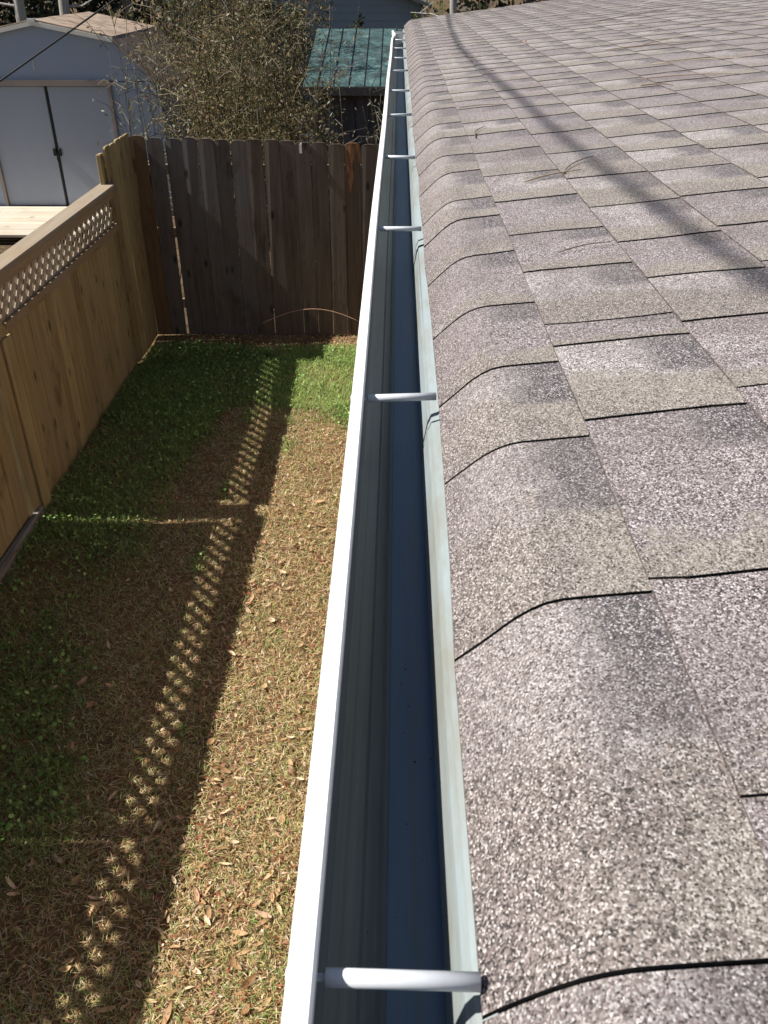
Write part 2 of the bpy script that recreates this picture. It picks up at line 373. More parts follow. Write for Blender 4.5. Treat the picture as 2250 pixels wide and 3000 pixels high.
SL1 = [.177, .39, .588, .733, .902, 1.099, 1.286, 1.408, 1.624, 1.791, 1.999, 2.197, 2.45, 2.617, 2.806]
SL2 = [.403, .612, .767, .824, 1.0]; SL3 = [.639, .794, .93, 1.078]
tabs = []
for n in range(27):
    given = {0: SL1, 1: SL2, 2: SL3}.get(n, [])
    ys = sorted(given)
    if not ys: ys = [random.uniform(.5, .7)]
    while ys[0] > Y0: ys.insert(0, ys[0]-random.uniform(.15, .235))
    ys[0] = Y0
    while ys[-1] < Y1: ys.append(ys[-1]+random.uniform(.14, .235))
    ys[-1] = Y1
    if ys[-1]-ys[-2] < .06: ys.pop(-2)
    if n == 0: st = [EX, .040, .047, .054, .061, .068, .076, .085, .095, .115, XB, XB+.02]
    else: b = XB+EXP*(n-1); st = [b+EXP*q for q in (0, .18, .5, .8, 1.0)]+[b+EXP+.02]
    for a, b in zip(ys[:-1], ys[1:]):
        tabs.append((n, st, a, b))
def rank(t):
    n, st, a, b = t; x = (st[0]+st[-2])/2; q = project((x, (a+b)/2, zr(x)))
    if q is None or abs(q[0]) > .5 or abs(q[1]) > .66: return 0
    q0 = project((st[0], a, zr(st[0]))); q1 = project((st[-2], b, zr(st[-2])))
    if q0 is None or q1 is None: return 1
    return abs((q1[0]-q0[0])*(q1[1]-q0[1]))+1e-9
tabs.sort(key=rank, reverse=True)
stv, stf, stm, stc = [], [], [], []
for i, (n, st, a, b) in enumerate(tabs):
    V, F, mi, col = tabmesh(st, a, b, n, random.random(), .0007)
    if i < 290:
        me, org = mesh('shingle', V, F, [MAT['shingle'], MAT['asphalt'], MAT['butt']], False, mi, True); set_tab(me, col)
        place('shingle', me, roof, tuple(org))
    else:
        k = len(stv); stv += V; stf += [tuple(q+k for q in f) for f in F]; stm += mi; stc += col
me, org = mesh('far_shingles', stv, stf, [MAT['shingle'], MAT['asphalt'], MAT['butt']], False, stm, True); set_tab(me, stc)
place('far_shingles', me, roof, tuple(org))['kind'] = 'stuff'
# back slope sheet so that the roof is closed
MB().prism([(RIDGE, zr(RIDGE)+.012), (RIDGE+.12, zr(RIDGE)-.002), (2*RIDGE-.08, zr(.095)+.002), (2*RIDGE-.08, zr(.095)+.006), (RIDGE+.12, zr(RIDGE)+.006), (RIDGE, zr(RIDGE)+.022), (RIDGE-.12, zr(RIDGE)+.010), (RIDGE-.12, zr(RIDGE)-.001)][::-1], 'y', Y0, Y1).done('ridge_cap', MAT['asphalt'], house)
# drip edge: three lengths of bent flashing hung over the fascia
LIPZ = CAMZ-.335; DX = .0275
ends = [Y0, .743, 1.365, 1.97, 2.58, 4.3, 6.0, Y1-.01]
for i, (a, b) in enumerate(zip(ends[:-1], ends[1:])):
    ya = np.linspace(a+.0028, b-.0028, max(4, int((b-a)/.06))); V = []; F = []
    for y in ya:
        wv = .0016*(float(vnoise(y, i, 5, 11))-.5); wz = .006*(float(vnoise(y, i, 3.1, 12))-.5)
        for (x, z) in ((.075, CAMZ-.350), (.038+wv, CAMZ-.366), (.0322+wv, CAMZ-.368), (DX+.0012+wv, CAMZ-.376), (DX-.0030+wv*.6, CAMZ-.400), (DX-.0045, CAMZ-.412+wz*.3), (DX-.0028, CAMZ-.412+wz*.3), (DX+.0005, CAMZ-.398), (.038, CAMZ-.372), (.075, CAMZ-.354)):
            V.append((x, y, z-.0012*(i % 2)))
    for j in range(len(ya)-1):
        for k in range(10): F.append((j*10+k, j*10+(k+1) % 10, (j+1)*10+(k+1) % 10, (j+1)*10+k))
    build('drip_edge', V, F, MAT['drip'], house, False)
MB().box(.034, .062, Y0, Y1-.05, LIPZ-.17, CAMZ-.374).done('fascia', MAT['trim'], house)  # coloured dark so the flashing seams read as shaded gaps
MB().box(.064, HX+.02, Y0, Y1-.05, LIPZ-.16, LIPZ-.148).done('soffit', MAT['trimpaint'], house)
MB().box(HX, 2*RIDGE-HX, Y0, Y1-.4, -.02, LIPZ-.149).done('wall', MAT['housewall'], house)
MB().prism([(HX, LIPZ-.147), (2*RIDGE-HX, LIPZ-.147), (2*RIDGE-HX, zr(HX)-.06), (RIDGE, zr(RIDGE)-.06), (HX, zr(HX)-.06)], 'y', Y1-.44, Y1-.41).done('gable', MAT['housewall'], house)
for k in range(19):
    MB().prism([(HX-.012, .1+k*.128), (HX-.001, .1+k*.128), (HX-.001, .226+k*.128), (HX-.004, .226+k*.128)], 'y', Y0, Y1-.402).done('siding_board', MAT['housewall'], house)

# ================================================================== gutter
gut = empty('gutter', (-.01, 3, LIPZ-.08), 'long white metal rain gutter with dark trough along the eave of the shingle roof', 'gutter')
GY1 = 6.48
zd = lambda d: CAMZ-d
outer = [(.0318, zd(.372)), (.0318, zd(.418)), (-.0072, zd(.4165)), (-.0095, zd(.4125)), (-.0125, zd(.4065)), (-.0175, zd(.4000)), (-.0222, zd(.3935)), (-.0245, zd(.386)), (-.0275, zd(.379)), (-.0345, zd(.374)), (-.0405, zd(.368)), (-.0432, zd(.360)), (-.0436, zd(.342))]
inner = [(.0306, zd(.372)), (.0306, zd(.4164)), (-.0052, zd(.4150)), (-.0060, zd(.4132)), (-.0078, zd(.4132)), (-.0090, zd(.4118)), (-.0108, zd(.4070)), (-.0172, zd(.3995)), (-.0190, zd(.3905)), (-.0222, zd(.3860)), (-.0256, zd(.3810)), (-.0316, zd(.3700)), (-.0334, zd(.3640)), (-.0400, zd(.3590)), (-.0424, zd(.342))]
prof = outer+inner[::-1]
yy = np.concatenate([np.linspace(Y0, 5.7, 40), np.linspace(5.75, GY1, 14)]); V = []; F = []; n = len(prof)
def kink(y): return .013*math.exp(-((y-6.08)/.2)**2)-.004*max(0, (y-6.2)/.3)
for y in yy:
    for (x, z) in prof:
        w_ = min(1, max(0, (.03-x)/.07)); V.append((x+kink(y)*w_+.0008*math.sin(y*3.1)*w_, y, z))
for j in range(len(yy)-1):
    for k in range(n): F.append((j*n+k, j*n+(k+1) % n, (j+1)*n+(k+1) % n, (j+1)*n+k))
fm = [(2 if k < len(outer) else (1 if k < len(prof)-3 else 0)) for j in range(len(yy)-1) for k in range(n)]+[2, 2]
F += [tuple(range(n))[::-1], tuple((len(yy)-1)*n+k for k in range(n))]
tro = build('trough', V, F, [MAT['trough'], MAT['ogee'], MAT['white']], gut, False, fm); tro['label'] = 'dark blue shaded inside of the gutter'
lip = [(-.0445, zd(.3455)), (-.0449, zd(.337)), (-.0440, zd(.3347)), (-.0345, zd(.3340)), (-.0332, zd(.3352)), (-.0334, zd(.3445)), (-.0345, zd(.3445)), (-.0346, zd(.3375)), (-.0425, zd(.3375)), (-.0428, zd(.3455))]
V = []; F = []; n = len(lip)
for y in yy:
    for (x, z) in lip: V.append((x+kink(y)+.0008*math.sin(y*3.1), y, z+.0008*math.sin(y*1.7+1)))
for j in range(len(yy)-1):
    for k in range(n): F.append((j*n+k, j*n+(k+1) % n, (j+1)*n+(k+1) % n, (j+1)*n+k))
F += [tuple(range(n))[::-1], tuple((len(yy)-1)*n+k for k in range(n))]
build('front_lip', V, F, MAT['white'], gut)['label'] = 'bright white rolled front lip of the gutter'
MB().prism([(.031, zd(.372)), (.031, zd(.418)), (-.0075, zd(.4165)), (-.0222, zd(.3935)), (-.0405, zd(.368)), (-.0440, zd(.336)), (.031, zd(.345))], 'y', GY1+.001, GY1+.004).done('end_cap', MAT['white'], gut)
for i, y in enumerate([-.42, .193, .754, 1.395, 2.018, 2.66, 3.25, 3.93, 4.55, 5.15, 5.8, 6.37]):
    dy = [0, .001, -.006, -.002, .004, -.02, -.006, -.03, 0, 0, .01, -.05][i]*(-1); kx = kink(y)
    m_ = MB().tube([(-.0300+kx, y, zd(.3490)), (-.0296+kx, y, zd(.3490)), (0, y+dy*.5, zd(.3490)), (.0335 if y < .3 else .0362, y+dy, zd(.3490))], [.0030, .0038, .0038, .0038], 14)
    m_.tube([(-.042+kx, y-dy*.3, zd(.3490)), (-.030+kx, y, zd(.3490))], .0016, 8)
    f_ = m_.done('ferrule', MAT['ferrule'], gut, True)
    MB().tube([(-.0462+kx, y-dy*.3, zd(.3480)), (-.0456+kx, y-dy*.3, zd(.3480)), (-.0446+kx, y-dy*.3, zd(.3480))], [.002, .0034, .0036], 10).done('spike_head', MAT['white'], f_, True)

# ================================================================== left cedar fence with lattice top
FX = -2.36
fl = empty('lattice_fence', (FX, 4, 0), 'tan cedar board fence with a lattice top and flat cap rail', 'fence')
def board(x0, x1, y0, y1, z0, z1, m, par, name='board', rot=0):
    j = lambda a: random.uniform(-a, a)
    o = MB().bev(x0+j(.0015), x1+j(.0015), y0, y1, z0+j(.006), z1+j(.003), .003).done(name, m, par)
    o.rotation_euler = (0, j(.004), 0); return o
panels = [(4.86, 7.24), (2.268, 4.598), (-.15, 2.176)]
for pi, (a, b) in enumerate(panels):
    y = a
    while y < b-.001:
        wd = min(random.choice([.138, .14, .142, .09]), b-y)
        if b-y-wd < .05: wd = b-y
        board(FX-.009, FX+.009, y+.0002, y+wd-.0002, -.01, 1.225, MAT['cedar'], fl); y += wd
    MB().bev(FX-.075, FX+.06, a-.07, b+(.06 if pi == 0 else .07), 1.533, 1.572, .006).done('cap_rail', MAT['cap'], fl)
    MB().bev(FX+.012, FX+.032, a, b, 1.468, 1.530, .003).done('top_rail', MAT['cedar_y'], fl)
    MB().bev(FX-.032, FX-.012, a, b, 1.468, 1.530, .003).done('top_rail', MAT['cedar_y'], fl)
    MB().bev(FX+.011, FX+.034, a, b, 1.205, 1.268, .003).done('middle_rail', MAT['cedar_y'], fl)
    MB().bev(FX-.034, FX-.011, a, b, 1.205, 1.268, .003).done('middle_rail', MAT['cedar_y'], fl)
    MB().bev(FX-.045, FX-.011, a, b, .25, .34, .003).done('lower_rail', MAT['cedar_y'], fl)
    z0, z1 = 1.23, 1.51; h = z1-z0; sp = .112; wv = .026; yk = a-h+.03
    while yk < b-.02:
        for d_ in (1, -1):
            lo, hi = (0., 1.)
            ya = yk if d_ == 1 else yk+h; yb = yk+h if d_ == 1 else yk
            # clip the strip to the panel
            pts = []
            t0, t1 = 0., 1.
            for lim, side in ((a+.004, 1), (b-.004, -1)):
                f0 = side*(ya-lim); f1 = side*(yb-lim)
                if f0 < 0 and f1 < 0: t0, t1 = 1, 0
                elif f0 < 0: t0 = max(t0, f0/(f0-f1))
                elif f1 < 0: t1 = min(t1, f0/(f0-f1))
            if t1-t0 > .12:
                P = lambda t: (ya+(yb-ya)*t, z0+h*t)
                (p0, q0), (p1, q1) = P(t0), P(t1); xo = .0065 if d_ == 1 else 0.
                V = [(x, p0-wv*.7, q0) if False else (x, yv, zv) for x in (FX-.0065+xo, FX-.0004+xo) for (yv, zv) in ((p0-wv, q0), (p0+wv, q0), (p1+wv, q1), (p1-wv, q1))]
                build('lattice_strip', V, [(3,2,1,0),(4,5,6,7),(0,1,5,4),(1,2,6,5),(2,3,7,6),(3,0,4,7)], MAT['lattice'], fl)
        yk += sp
for y in (4.62, 2.18, 7.26):
    hh = 1.528 if y < 7 else 1.80
    MB().bev(FX-.05, FX+(.03 if y < 7 else -.012), y-.03 if y > 7 else y, y+(.2 if y > 4 else .085) if y < 7 else y+.06, -.02, hh, .005).done('post', MAT['cedar'], fl)
# post trim board covering the joint
board(FX+.032, FX+.05, 4.735, 4.86, -.01, 1.20, MAT['cedar'], fl, 'trim_board')
MB().bev(FX+.02, FX+.06, 2.2, 4.70, -.02, .085, .005).done('kick_board', MAT['timber'], fl)

def picket(x, y, wd, h, facing, m, par, th=.016, sh=.02):
    """dog-eared picket standing at its base centre"""
    e = random.uniform(.022, .034)*(1 if facing == 'y' else .5); hh = h+random.uniform(-sh, sh); lean = random.uniform(-.006, .006)
    pf = [(-wd/2, 0), (wd/2, 0), (wd/2, hh-e*1.2), (wd/2-e*.35, hh-e*.45), (wd/2-e, hh-.002), (wd/2-e-.02, hh), (-wd/2+e+.02, hh), (-wd/2+e, hh-.003), (-wd/2+e*.35, hh-e*.5), (-wd/2, hh-e*1.25)]
    pf = [(a+lean*b, b) for a, b in pf]; off = random.uniform(0, .013)
    cup = random.uniform(.000, .004)
    if facing == 'y': V = [(x+a, y+q+off+(cup if abs(a) > .05 and q == 0 else 0), .02+b) for q in (0, th) for a, b in pf]
    else: V = [(x+off-q, y+a, .02+b) for q in (0, th) for a, b in pf]
    n = len(pf); F = [(i, (i+1) % n, n+(i+1) % n, n+i) for i in range(n)]+[tuple(range(n-1, -1, -1)), tuple(range(n, 2*n))]
    return build('picket', V, F, m, par)
fc = empty('corner_fence_section', (FX, 7.6, 0), 'short tall run of tan pickets rising above the lattice fence at the corner', 'fence')
for k in range(5): picket(FX+.012, 7.345+k*.143, .138, 1.83, 'x', MAT['cedar'], fc, sh=.008)
for z in (.3, 1.0, 1.6): MB().bev(FX-.055, FX-.008, 7.30, 8.0, z, z+.085, .004).done('rail', MAT['cedar_y'], fc)

# ================================================================== back picket fence
FY = 7.98
fb = empty('picket_fence', (-1, FY, 0), 'old dark grey dog-eared picket fence closing the far end of the yard', 'fence')
x = FX+.02; k = 0
while x < 3.6:
    wd = random.choice([.136, .138, .14]); gp = random.choice([.001, .002, .003, .005]) if k != 1 else .022
    m_ = MAT['cornerwood'] if k == 0 else (MAT['stained'] if abs(x+.42) < .075 else (MAT['oldwood'] if x < -1.35+random.uniform(-.3, .3) else MAT['oldbrown']))
    picket(x+wd/2-.0, FY, wd, 1.80-.028*(x+2.3), 'y', m_, fb, sh=.009)
    x += wd+gp; k += 1
for z in (.28, .95, 1.5): MB().bev(FX+.03, 3.6, FY+.026, FY+.064, z, z+.088, .004).done('rail', MAT['cedar_y'], fb)
for xx in (-2.2, .2, 2.6): MB().bev(xx-.045, xx+.045, FY+.066, FY+.155, -.02, 1.6, .004).done('post', MAT['oldwood'], fb)
m_ = MB().box(-.86, -.838, FY-.014, FY-.006, 1.69, 1.765).box(-.85, -.836, FY-.010, FY+.03, 1.765, 1.772)
tag(m_.done('metal_bracket', MAT['cream']), 'small pale metal bracket hooked on the top of the picket fence', 'bracket')
pts = [(-1.3+t*.95, FY-.10+.06*math.sin(t*3.14), .10+.20*math.sin(t*2.3+.35)) for t in np.linspace(0, 1, 16)]
tag(MB().tube(pts, .0035, 6).done('wire', MAT['wire'], None, True), 'thin rusty wire arching out of the ground along the foot of the picket fence', 'wire')

# ================================================================== metal barn shed
SX, SY, SYB, SZ = -4.86, 13.0, 15.4, .10
shed = empty('barn_shed', (SX, SY, 0), 'pale blue grey metal barn shed with brown gambrel roof and white sliding doors', 'shed')
hw, kz, kx_, pz, ez = 1.58, 2.27, 1.03, 2.46, 1.76
DW, DH = .86, 1.72
# front wall: panels with vertical ribs either side of the doors, gable sheet above
for side in (-1, 1):
    a = DW+.05
    for k in range(4):
        wd = (hw-a)/4; x0 = SX+side*(a+k*wd); x1 = SX+side*(a+(k+1)*wd)
        lo, hi = min(x0, x1), max(x0, x1)
        MB().bev(lo+.003, hi-.003, SY-.012, SY+.01, SZ, ez-.01, .004).box(lo-.012 if side > 0 else hi-.012, lo+.012 if side > 0 else hi+.012, SY-.022, SY-.013, SZ, ez-.012).done('wall_panel', MAT['siding'], shed)
gp = [(SX-hw, ez), (SX+hw, ez), (SX+kx_, kz), (SX, pz), (SX-kx_, kz)]
gab = MB().prism(gp, 'y', SY-.018, SY+.01).done('gable', MAT['siding'], shed)
MB().tube([(SX-.10, SY-.022, 1.90), (SX-.10, SY-.022, 2.0)], .006, 6).done('rivet_strip', MAT['cream'], gab)
for side in (-1, 1):
    MB().box(*sorted((SX+side*(DW+.002), SX+side*(DW+.048))), SY-.05, SY-.005, SZ, DH+.04).done('door_frame', MAT['trim'], shed)
MB().box(SX-DW-.05, SX+DW+.05, SY-.055, SY-.019, DH-.02, DH+.055).done('door_header', MAT['trim'], shed)
for side in (-1, 1):
    lo, hi = sorted((SX+side*.022, SX+side*DW))
    dr = MB().bev(lo, hi, SY-.014, SY+.006, SZ+.01, DH-.025, .006).done('door', MAT['door'], shed)
    MB().bev(SX+side*.018-.004 if side > 0 else SX-.060, SX+.060 if side > 0 else SX-.014, SY-.034, SY-.016, .80, .90, .004).done('door_handle', MAT['black'], dr)
MB().box(SX-.021, SX+.021, SY-.009, SY-.004, SZ+.02, DH-.03).done('door_gap_shade_strip', MAT['black'], shed)  # black strip added as the shade in the gap between the doors
MB().tube([(SX+.01, SY-.04, .83), (SX+.02, SY-.045, .77), (SX+.0, SY-.045, .72), (SX-.015, SY-.045, .77), (SX+.005, SY-.04, .83)], .008, 6).done('padlock', MAT['black'], shed)
MB().box(SX-hw, SX-hw+.01, SY+.012, SYB, SZ, ez-.01).done('side_wall', MAT['siding'], shed)
MB().box(SX+hw-.01, SX+hw, SY+.012, SYB, SZ, ez-.01).done('side_wall', MAT['siding'], shed)
MB().prism([(SX-hw, SZ), (SX+hw, SZ)]+gp[1:]+[gp[0]], 'y', SYB-.02, SYB).done('back_wall', MAT['siding'], shed)
ov = [(SX-hw-.10, ez-.10), (SX-kx_-.01, kz+.012), (SX, pz+.02), (SX+kx_+.01, kz+.012), (SX+hw+.10, ez-.10)]
for i in range(4):
    (xa, za), (xb, zb) = ov[i], ov[i+1]; NP = 4
    for k in range(NP):
        ya = SY-.06+(SYB+.1-SY)*k/NP; yb = SY-.06+(SYB+.1-SY)*(k+1)/NP
        V = []; j = [random.uniform(0, .006) for _ in range(4)]
        for dz in (0, .014):
            V += [(xa, ya+.003, za+dz+j[0]), (xb, ya+.003, zb+dz+j[1]), (xb, yb-.003, zb+dz+j[2]), (xa, yb-.003, za+dz+j[3])]
        build('roof_sheet', V, [(3,2,1,0),(4,5,6,7),(0,1,5,4),(1,2,6,5),(2,3,7,6),(3,0,4,7)], MAT['shedroof'], shed)
    MB().prism([(xa, za-.055), (xb, zb-.055), (xb, zb-.001), (xa, za-.001)], 'y', SY-.075, SY-.058).done('roof_trim', MAT['cream'] if i in (0, 1, 2) else MAT['trim'], shed)
MB().box(SX-.05, SX+.05, SY-.085, SY-.04, pz+.0, pz+.045).done('peak_cap', MAT['cream'], shed)
MB().box(SX-hw, SX+hw, SY-.01, SYB, -.02, SZ-.002).done('base', MAT['timber'], shed)

deck = empty('wooden_deck', (SX-.4, 12.1, 0), 'sunlit pale plank platform in front of the shed doors', 'deck')
for k in range(11):
    y = 11.34+k*.145; MB().bev(SX-2.4, SX+.62, y, y+.138, .072, .108+random.uniform(-.002, .003), .004).done('plank', MAT['deck'], deck)
for xx in (-2.3, -.9, .5): MB().box(SX+xx, SX+xx+.05, 11.38, 12.9, -.03, .071).done('joist', MAT['timber'], deck)

# ================================================================== green roofed outbuilding
gs = empty('green_roof_shed', (.3, 11.3, 0), 'dark board outbuilding with a stained green metal lean-to roof behind the fence', 'shed')
k = 0; xx = -1.04
while xx < 2.4:
    wd = .168; s_l = (2.40-2.0)/2.0; j = random.uniform(0, .004)
    pf = [(10.18, 1.976), (12.34, 2.408), (12.34, 2.418+j), (10.18, 1.986+j)]
    m_ = MB().prism(pf, 'x', xx, xx+wd-.002)
    m_.prism([(10.18, 1.988), (12.34, 2.420), (12.34, 2.431), (10.18, 1.999)], 'x', xx-.003, xx+.004, 1)
    m_.done('roof_panel', [MAT['greenroof'], MAT['black']], gs); xx += wd
xx = -.92; 
while xx < 2.3:
    wd = .15; MB().bev(xx, xx+wd-.006, 10.29, 10.315, -.02, 1.972, .003).done('wall_board', MAT['darkboard'], gs); xx += wd
MB().box(-.93, -.90, 10.318, 12.25, -.02, 1.985).done('side_wall', MAT['darkboard'], gs)
MB().box(2.27, 2.30, 10.318, 12.25, -.02, 1.985).done('side_wall', MAT['darkboard'], gs)
MB().box(-.93, 2.30, 12.252, 12.28, -.02, 2.385).done('back_wall', MAT['darkboard'], gs)
MB().box(-1.05, 2.4, 10.165, 10.178, 1.90, 1.984).done('eave_board', MAT['darkboard'], gs)

# ================================================================== blue-grey neighbour house
nh = empty('neighbour_house', (-1.5, 19, 0), 'blue grey neighbour house with grey gable roof beyond the green roofed outbuilding', 'house')
for k in range(20): MB().prism([(18-.012, .05+k*.13), (18, .05+k*.13), (18, .178+k*.13), (18-.003, .178+k*.13)], 'x', -3.4, .44).done('siding_board', MAT['bluehouse'], nh)
MB().box(-3.4, .44, 18.002, 23, -.02, 2.50).done('wall', MAT['bluehouse'], nh)
MB().prism([(-3.4, 2.502), (.44, 2.502), (-1.48, 3.16)], 'y', 17.99, 18.1).done('gable', MAT['bluehouse'], nh)
for sgn in (-1, 1):
    xe = -1.48+sgn*2.07
    MB().prism([(-1.48, 3.18), (xe, 2.465), (xe, 2.525), (-1.48, 3.24)], 'y', 17.75, 23.2).done('roof_slope', MAT['greyroof'], nh)
MB().box(.40, .452, 17.96, 18.0, -.02, 2.47).done('corner_board', MAT['trimpaint'], nh)

# ================================================================== cables
def sag(p, q, s, n=40):
    p, q = Vector(p), Vector(q); return [tuple(p.lerp(q, t)-Vector((0, 0, s*4*t*(1-t)))) for t in np.linspace(0, 1, n)]
# roof crossing shadow: the drop cable hangs about three metres up-sun of the roof
up_ = -TRAVEL*3.5; a0 = Vector((.40, .6, 2.765))+up_; a1 = Vector((.275, 4.2, 2.752))+up_
ctrl = [(.52, -.6), (.44, .3), (.367, 1.109), (.345, 1.45), (.33, 1.8), (.318, 2.45), (.292, 3.1), (.272, 4.2), (.30, 5.6), (.346, 6.9), (.46, 9.5), (.75, 14.0), (1.35, 20.0)]
pts = [Vector((x, y, ZB+SL*(x-XB)))+up_ for x, y in ctrl]
pts = [Vector((.95, -3.5, pts[0].z+.10))+Vector((up_.x, 0, 0)), *pts]
tag(MB().tube(pts, .0085, 8).done('overhead_cable', MAT['cable'], None, True), 'black overhead cable strung high above the yard, casting a soft line on the shingles', 'cable')
tag(MB().tube(sag((-7.8, 9.4, .0), (-1.6, 15.35, 4.2), .0), .012, 6).done('guy_wire', MAT['cable'], None, True), 'taut dark wire slanting across the front of the barn shed', 'wire')

# ================================================================== vegetation
def quads(P, D, U, L, Wd):
    """leaf rhombi: centre P, axis D, side U, lengths, widths -> verts (n*4), faces"""
    n = len(P); L = L[:, None]; Wd = Wd[:, None]
    V = np.empty((n, 4, 3)); V[:, 0] = P-D*L*.5; V[:, 1] = P+U*Wd*.5-D*L*.05; V[:, 2] = P+D*L*.5; V[:, 3] = P-U*Wd*.5-D*L*.05
    return V.reshape(-1, 3)
def fastmesh(name, V, nper, mat, tint, faces_per=None):
    """verts in blocks of nper; one polygon per block unless faces_per (list of index tuples)"""
    n = len(V)//nper; fp = faces_per or [tuple(range(nper))]
    loops = np.concatenate([np.array(f) for f in fp]); lt = np.array([len(f) for f in fp])
    L = (np.arange(n)[:, None]*nper+loops[None]).ravel(); LT = np.tile(lt, n); LS = np.concatenate([[0], np.cumsum(LT)[:-1]])
    me = bpy.data.meshes.new(name); me.vertices.add(len(V)); me.vertices.foreach_set('co', np.asarray(V, 'f').ravel())
    me.loops.add(len(L)); me.loops.foreach_set('vertex_index', L.astype('i'))
    me.polygons.add(len(LT)); me.polygons.foreach_set('loop_start', LS.astype('i')); me.polygons.foreach_set('loop_total', LT.astype('i'))
    me.materials.append(mat); me.update(calc_edges=True); me.validate()
    a = me.color_attributes.new('tint', 'FLOAT_COLOR', 'POINT')
    c = np.ones((len(V), 4), 'f'); c[:, :3] = np.repeat(tint, nper, 0); a.data.foreach_set('color', c.ravel()); return me
def rdir(n, zb=0.):
    d = rng.normal(size=(n, 3)); d[:, 2] += zb; return d/np.linalg.norm(d, axis=1)[:, None]
def perp(d):
    u = np.cross(d, rng.normal(size=d.shape)); return u/np.linalg.norm(u, axis=1)[:, None]
def palette(n, cols, jit=.25, p=None):
    c = np.array(cols)[rng.choice(len(cols), n, p=p)]; return np.clip(c*(1+rng.normal(size=(n, 1))*jit), .004, 1)

# ---- grass
def green_amount(x, y):
    g = .10+.14*vnoise(x, y, 3, 21)
    g = g+.75*np.clip((y-6.15+.9*(vnoise(x, y, 2.2, 22)-.5)*2)/.6, 0, 1)*(.55+.6*vnoise(x, y, 6, 27))*np.clip((7.72-y)/.15, 0, 1)
    g = g+.55*np.clip((-1.35-x+.5*(vnoise(x, y, 1.6, 23)-.5))/.35, 0, 1)*np.clip(.25+1.3*vnoise(x, y, 1.1, 24), 0, 1)
    g = g+.9*np.clip(vnoise(x, y, 5.5, 25)-.80, 0, 1)*3
    return np.clip(g, 0, .95)
def grass(n, x0, x1, y0, y1, bias=False, lush=False):
    y = y0+(y1-y0)*rng.random(n)**(1.5 if bias else 1); x = rng.uniform(x0, x1, n)
    g = green_amount(x, y); isg = rng.random(n) < (.25+.9*g if lush else g)
    keep = (rng.random(n) < .35+1.1*vnoise(x, y, 7, 41)) & ~((y > 7.68+.12*vnoise(x, y, 4, 31)) & (rng.random(n) < .85)); x, y, g, isg = x[keep], y[keep], g[keep], isg[keep]; n = len(x)
    az = rng.uniform(0, 2*math.pi, n); el = np.where(isg, rng.uniform(.5, 1.35, n), rng.uniform(-.05, .6, n))
    ln = np.where(isg, rng.uniform(.025, .06, n), rng.uniform(.018, .055, n))*(1+.5*g); wd = rng.uniform(.0014, .0036, n)*np.where(isg, 1.25, 1)
    h = np.stack([np.cos(az), np.sin(az), np.zeros(n)], 1); sd_ = np.stack([-np.sin(az), np.cos(az), np.zeros(n)], 1)
    z = lawn_z(x, y)+.002+rng.random(n)*np.where(isg, .002, .010)
    B = np.stack([x, y, z], 1); up = np.array([0, 0, 1.])
    M1 = B+h*(ln*.55*np.cos(el))[:, None]+up*(ln*.55*np.sin(el))[:, None]
    e2 = el-rng.uniform(.1, 1.0, n); T = M1+h*(ln*.45*np.cos(e2))[:, None]+up*(ln*.45*np.sin(e2))[:, None]
    T[:, 2] = np.maximum(T[:, 2], z*.6)
    V = np.empty((n, 5, 3)); w2 = (wd/2)[:, None]
    V[:, 0] = B-sd_*w2; V[:, 1] = B+sd_*w2; V[:, 2] = M1+sd_*w2*.8; V[:, 3] = M1-sd_*w2*.8; V[:, 4] = T
    dry = palette(n, [(.58, .39, .19), (.70, .51, .28), (.40, .22, .105), (.21, .11, .055), (.77, .64, .43), (.50, .44, .18), (.46, .43, .17)], .15)
    if lush: V = np.where(isg[:, None, None], V, V*[1, 1, .0]+[0, 0, -.05])
    grn = palette(n, [(.17, .25, .06), (.25, .34, .09), (.38, .43, .15), (.11, .15, .04)], .2)
    return V.reshape(-1, 3), np.where(isg[:, None], grn, dry)
Va, Ta = grass(190000, -2.34, .0, 1.1, 7.98, True); Vb, Tb = grass(40000, -2.34, .3, -1.0, 1.3); Vc, Tc = grass(26000, -2.2, .0, 6.0, 7.8)
Vd, Td = grass(34000, -1.05, -.05, 6.35, 7.72, lush=True); Ve, Te = grass(22000, -2.3, -1.5, 4.2, 7.7, lush=True)
Vc = np.concatenate([Vc, Vd, Ve]); Tc = np.concatenate([Tc, Td*1.45, Te*1.2])
me = fastmesh('grass', np.concatenate([Va, Vb, Vc]), 5, MAT['blade'], np.concatenate([Ta, Tb, Tc]), [(0, 1, 2, 3), (3, 2, 4)])
tag(place('grass', me), 'short patchy lawn grass, mostly dry with green patches', 'grass', kind='stuff')
# ---- clover and small weeds: round leaves on short stems, many
n = 22000; x = rng.uniform(-2.33, -.3, n); y = rng.uniform(2.2, 7.75, n); g = green_amount(x, y)
kp = rng.random(n) < np.clip(g-.27, 0, 1)*1.3; x, y = x[kp], y[kp]; n = len(x)
P = np.stack([x, y, lawn_z(x, y)+rng.uniform(.015, .06, n)], 1); N = rdir(n, 2.2); D = perp(N); U = np.cross(N, D); L = rng.uniform(.012, .028, n)
V = np.empty((n, 6, 3))
for k in range(6):
    a = k*math.pi/3; V[:, k] = P+D*(np.cos(a)*L*.5)[:, None]+U*(np.sin(a)*L*.42)[:, None]
me = fastmesh('weeds', V.reshape(-1, 3), 6, MAT['leaf'], palette(n, [(.13, .25, .055), (.20, .35, .08), (.30, .46, .13)], .2))
tag(place('weeds', me), 'low round leaved green weeds and clover in the shaded lawn', 'weeds', kind='stuff')
